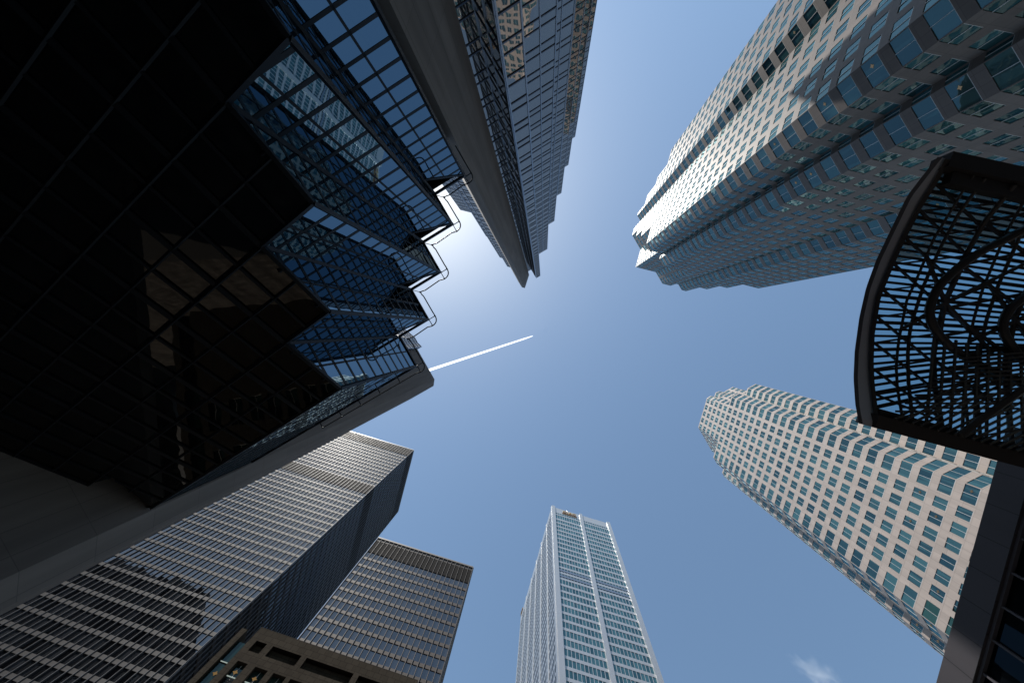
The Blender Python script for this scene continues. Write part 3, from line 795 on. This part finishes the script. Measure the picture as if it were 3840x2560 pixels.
for k in range(25):   # lower crossing layer on the flank bay
    b0 = 11.4 + k * .26; sp = -1.02 + .005 * k; a0 = -.12; ln = 2.0 + .025 * k
    sl_.bar(VA(b0, a0, -.45), VA(b0 + ln, a0 + sp * ln, -.45), .065, .04)
sl_.build('slat_lattice', M['canopysteel'], can)
def curve_pts(tab, dz, n=26):
    out = []
    for i in range(n + 1):
        a = tab[0][0] + (tab[-1][0] - tab[0][0]) * i / n; out.append(VA(lerp_tab(tab, a), a, dz))
    return out
tubes = [([(-7.9, 11.4), (-7.45, 11.27), (-5.75, 10.86), (-4.37, 10.74), (-3.8, 10.66), (-2.46, 10.8), (-1.7, 10.96), (-1.03, 11.2), (-.2, 11.6)], .04),
         ([(-7.9, 11.75), (-7.47, 11.59), (-6.67, 11.33), (-5.6, 11.13), (-4.3, 11.0), (-2.99, 11.0), (-2.13, 11.18), (-1.29, 11.46), (-.1, 11.95)], .05),
         ([(-7.9, 12.6), (-6.6, 12.1), (-5.3, 11.85), (-4, 11.75), (-2.9, 11.8), (-2.32, 11.9), (-1.49, 12.18), (-.3, 12.75)], .075),
         ([(-8, 13.1), (-6.5, 12.8), (-4.69, 12.66), (-3.8, 12.68), (-2.92, 12.76), (-2.5, 12.85), (-1.5, 13.1), (-.2, 13.6)], .04),
         ([(-8, 13.5), (-6.5, 13.2), (-4.78, 13.04), (-3.78, 13.04), (-3.0, 13.1), (-1.5, 13.45), (-.2, 13.95)], .05),
         ([(-8, 14.3), (-6, 13.95), (-4.0, 13.8), (-2.5, 13.95), (-.2, 14.9)], .075),
         ([(-8, 15.2), (-6, 14.8), (-4.0, 14.65), (-2.5, 14.8), (-.2, 15.8)], .06),
         ([(-8, 15.6), (-6, 15.15), (-4.0, 15.0), (-2.5, 15.15), (-.2, 16.2)], .06)]
for tab, r in tubes:
    m_ = MB(); m_.tube(curve_pts(tab, -.12 - r), r, 8); m_.build('purlin_tube', M['canopysteel'], can)
def arch(pts, r, dz):
    m_ = MB(); P_ = [VA(b, a, dz) for b, a in pts]; fine = []
    for i in range(len(P_) - 1):
        for t in (0, .25, .5, .75):
            p_1, p0_, p1_, p2_ = P_[max(i - 1, 0)], P_[i], P_[i + 1], P_[min(i + 2, len(P_) - 1)]
            fine.append(.5 * ((2 * p0_) + (p1_ - p_1) * t + (2 * p_1 - 5 * p0_ + 4 * p1_ - p2_) * t * t + (3 * p0_ - p_1 - 3 * p1_ + p2_) * t ** 3))
    fine.append(P_[-1]); m_.tube(fine, r, 10); m_.build('arch_rib', M['canopysteel'], can)
arch([(15.0, -7.7), (13.9, -7.1), (13.25, -6.64), (12.83, -6.24), (12.35, -5.8), (11.98, -5.36), (11.72, -4.97), (11.47, -4.5), (11.38, -4.1), (11.37, -3.81), (11.42, -3.53), (11.69, -3.14), (12.16, -2.79), (12.78, -2.53), (13.53, -2.34), (14.59, -2.24), (16.5, -2.2)], .13, -.35)
arch([(16.5, -6.9), (15.0, -5.9), (14.3, -5.25), (13.84, -4.67), (13.59, -4.29), (13.52, -3.84), (13.64, -3.51), (13.92, -3.23), (14.43, -2.84), (15.5, -2.5), (16.6, -2.35)], .13, -.35)
arch([(16.8, -5.6), (15.9, -4.9), (15.55, -4.2), (15.7, -3.6), (16.3, -3.1)], .12, -.35)
br_ = MB()
zig = [-7.4, -6.5, -5.6, -4.75, -3.9, -3.05, -2.25, -1.45, -.7]
for i, a in enumerate(zig):
    br_.bar(VA(fi(a) + .05, a, -.05), VA(lerp_tab(tubes[2][0], min(a + .95, -.4)), min(a + .95, -.4), -.15), .07, .07)
    br_.bar(VA(fi(a) + .05, a, -.05), VA(lerp_tab(tubes[2][0], max(a - .75, -7.8)), max(a - .75, -7.8), -.15), .06, .06)
for i, a in enumerate((-6.6, -5.2, -3.8, -2.9, -2.2)):
    t2, t5 = lerp_tab(tubes[2][0], a), lerp_tab(tubes[5][0], a)
    br_.bar(VA(t2, a, -.15), VA(t5, a - 1.0, -.15), .09, .09); br_.bar(VA(t2, a, -.15), VA(t5, a + .85, -.15), .09, .09)
    br_.bar(VA(t5, a, -.15), VA(16.8, a - .9, -.15), .08, .08); br_.bar(VA(t5, a, -.15), VA(16.8, a + .7, -.15), .08, .08)
hub = (11.75, -3.98)
for q in ((13.6, -5.7), (13.5, -2.85), (10.75, -5.3), (10.72, -2.8), (12.68, -4.75), (12.72, -3.3), (11.9, -5.2), (11.9, -2.9)): br_.bar(VA(*hub, -.3), VA(q[0], q[1], -.12), .09, .09)
hub2 = (13.85, -3.95)
for q in ((15.7, -5.6), (15.6, -2.9), (12.7, -4.9), (12.75, -3.0), (14.7, -4.8), (14.7, -3.2)): br_.bar(VA(*hub2, -.3), VA(q[0], q[1], -.12), .09, .09)
for k in range(14):
    br_.bar(VA(11.35 + .1 * k, -.35 - .16 * k, -.55), VA(14.6 + .12 * k, -1.2 - .2 * k, -.5), .06, .04)
for k in range(9):
    br_.bar(VA(11.75 + .32 * k, -2.95, -.4), VA(12.3 + .36 * k, -.3, -.4), .07, .05)
br_.build('brace', M['canopysteel'], can)
m_ = MB(); m_.tube([W(13.16, -.16, KH - .2), W(14.65, -2.11, KH - .1), W(16.4, -4.3, KH)], .10, 8); m_.build('strut', M['canopysteel'], can)
for p, q in (((11.2, -.12), (14.6, -2.1)), ((13.5, -.2), (16.5, -1.6))):
    m_ = MB(); m_.tube([W(p[0], p[1], KH - .25), W(q[0], q[1], KH - .1)], .03, 6); m_.build('tie_rod', M['canopysteel'], can)
m_ = MB(); m_.box(W(10.56, -8.40, KH - .1), U * 9.2, V * .45, Z * .7); m_.box(W(10.9, -7.94, KH + .1), U * 8.9, V * .35, Z * .3); m_.build('side_beam', M['canopysteel'], can)
m_ = MB(); m_.box(W(10.8, -.1, KH - .15), U * 9.2, V * .42, Z * .8); m_.box(W(11.0, -.3, KH + .1), U * 9, V * .2, Z * .25); m_.build('side_beam', M['canopysteel'], can)
# tinted roof glazing above the slats
mt, n_, out = new_mat('tinted_roof_glass')
tr = N(n_, 'ShaderNodeBsdfTransparent'); tr.inputs[0].default_value = (0.48, 0.70, 0.78, 1); gl = N(n_, 'ShaderNodeBsdfGlossy', Roughness=.02)
fr_ = N(n_, 'ShaderNodeFresnel', IOR=1.45); ms = N(n_, 'ShaderNodeMixShader')
n_.links.new(fr_.outputs[0], ms.inputs[0]); n_.links.new(tr.outputs[0], ms.inputs[1]); n_.links.new(gl.outputs[0], ms.inputs[2]); n_.links.new(ms.outputs[0], out.inputs[0])
m_ = MB(); na, nb_ = 22, 8
for i in range(na):
    a0, a1 = -8.15 + 8.15 * i / na, -8.15 + 8.15 * (i + 1) / na
    for j in range(nb_):
        def gpt(a, j): bb = fi(a) + (17.8 - fi(a)) * j / nb_; return VA(bb, a, .22)
        m_.poly([gpt(a0, j), gpt(a1, j), gpt(a1, j + 1), gpt(a0, j + 1)])
m_.build('roof_glass', mt, can)

# ------------------------------------------------------------------ contrail and cloud
mt, n_, out = new_mat('contrail_ice')
tl = N(n_, 'ShaderNodeBsdfTranslucent'); tl.inputs[0].default_value = (.97, .97, .97, 1); n_.links.new(tl.outputs[0], out.inputs[0])
def sky_pt(px, py, h):
    r = w_of(Vector((px - 1920, py - 1280, F))); return r * (h / r.z)
hd, tl_ = sky_pt(1998, 1259, 3000), sky_pt(1330, 1478, 3000)
ct = MB(); dirn = (tl_ - hd).normalized(); side = dirn.cross(Z).normalized()
for sgn in (-1, 1):
    P_, R_ = [], []
    for i in range(61):
        t = i / 60; P_.append(hd + (tl_ - hd) * t + side * sgn * (2.0 + 5.2 * t) ); R_.append(max(.6, (3.6 + 3.6 * t) * min(1, .3 + t * 14)))
    # a soft trough of ice crystals, open towards the sun
    prev = None
    for p, r in zip(P_, R_):
        ring = [p + side * r * math.cos(t) - Z * r * .7 * math.sin(t) for t in [math.pi * q / 8 for q in range(9)]]
        if prev:
            for q in range(8): ct.poly([prev[q], prev[q + 1], ring[q + 1], ring[q]])
        prev = ring
co = ct.build('contrail', mt)
for f in co.data.polygons: f.use_smooth = True
tag(co, 'straight white double vapour trail crossing the open sky beside the glass hall', 'vapour trail')

mt, n_, out = new_mat('wispy_cloud')
vp = N(n_, 'ShaderNodeVolumePrincipled', Anisotropy=.5); vp.inputs['Color'].default_value = (.98, .98, 1, 1)
tc = N(n_, 'ShaderNodeTexCoord'); nz = N(n_, 'ShaderNodeTexNoise', Scale=1.7, Detail=5.0, Roughness=.6, Distortion=.7); n_.links.new(tc.outputs['Object'], nz.inputs['Vector'])
gr_ = N(n_, 'ShaderNodeVectorMath', operation='LENGTH'); n_.links.new(tc.outputs['Object'], gr_.inputs[0])
f1 = N(n_, 'ShaderNodeMapRange'); f1.inputs[1].default_value = .25; f1.inputs[2].default_value = 1.0; f1.inputs[3].default_value = .0; f1.inputs[4].default_value = .32
n_.links.new(gr_.outputs['Value'], f1.inputs[0])
sb_ = N(n_, 'ShaderNodeMath', operation='SUBTRACT'); n_.links.new(nz.outputs['Fac'], sb_.inputs[0]); n_.links.new(f1.outputs[0], sb_.inputs[1])
s2 = N(n_, 'ShaderNodeMapRange'); s2.inputs[1].default_value = .36; s2.inputs[2].default_value = .75; s2.inputs[3].default_value = 0; s2.inputs[4].default_value = .02
n_.links.new(sb_.outputs[0], s2.inputs[0]); n_.links.new(s2.outputs[0], vp.inputs['Density']); n_.links.new(vp.outputs[0], out.inputs['Volume'])
cm = MB(); cc = sky_pt(3075, 2530, 2600); R3 = 1.0
for i in range(8):
    for j in range(14):
        def sp_(i, j): th = math.pi * i / 8; ph = 2 * math.pi * j / 14; return Vector((math.sin(th) * math.cos(ph), math.sin(th) * math.sin(ph), math.cos(th)))
        q = [sp_(i, j), sp_(i + 1, j), sp_(i + 1, j + 1), sp_(i, j + 1)]
        if i == 0: q = [q[0], q[1], q[2]]
        elif i == 7: q = [q[0], q[1], q[3]]
        cm.poly(q)
cl = cm.build('cloud', mt); cl.location = cc; cl.rotation_euler = (0, 0, math.radians(38)); cl.scale = (300, 120, 45)
tag(cl, 'thin white wisp of cloud low in the blue sky beside the pale tower', 'cloud')
SC.cycles.volume_step_rate = 4.0; SC.cycles.volume_bounces = 2
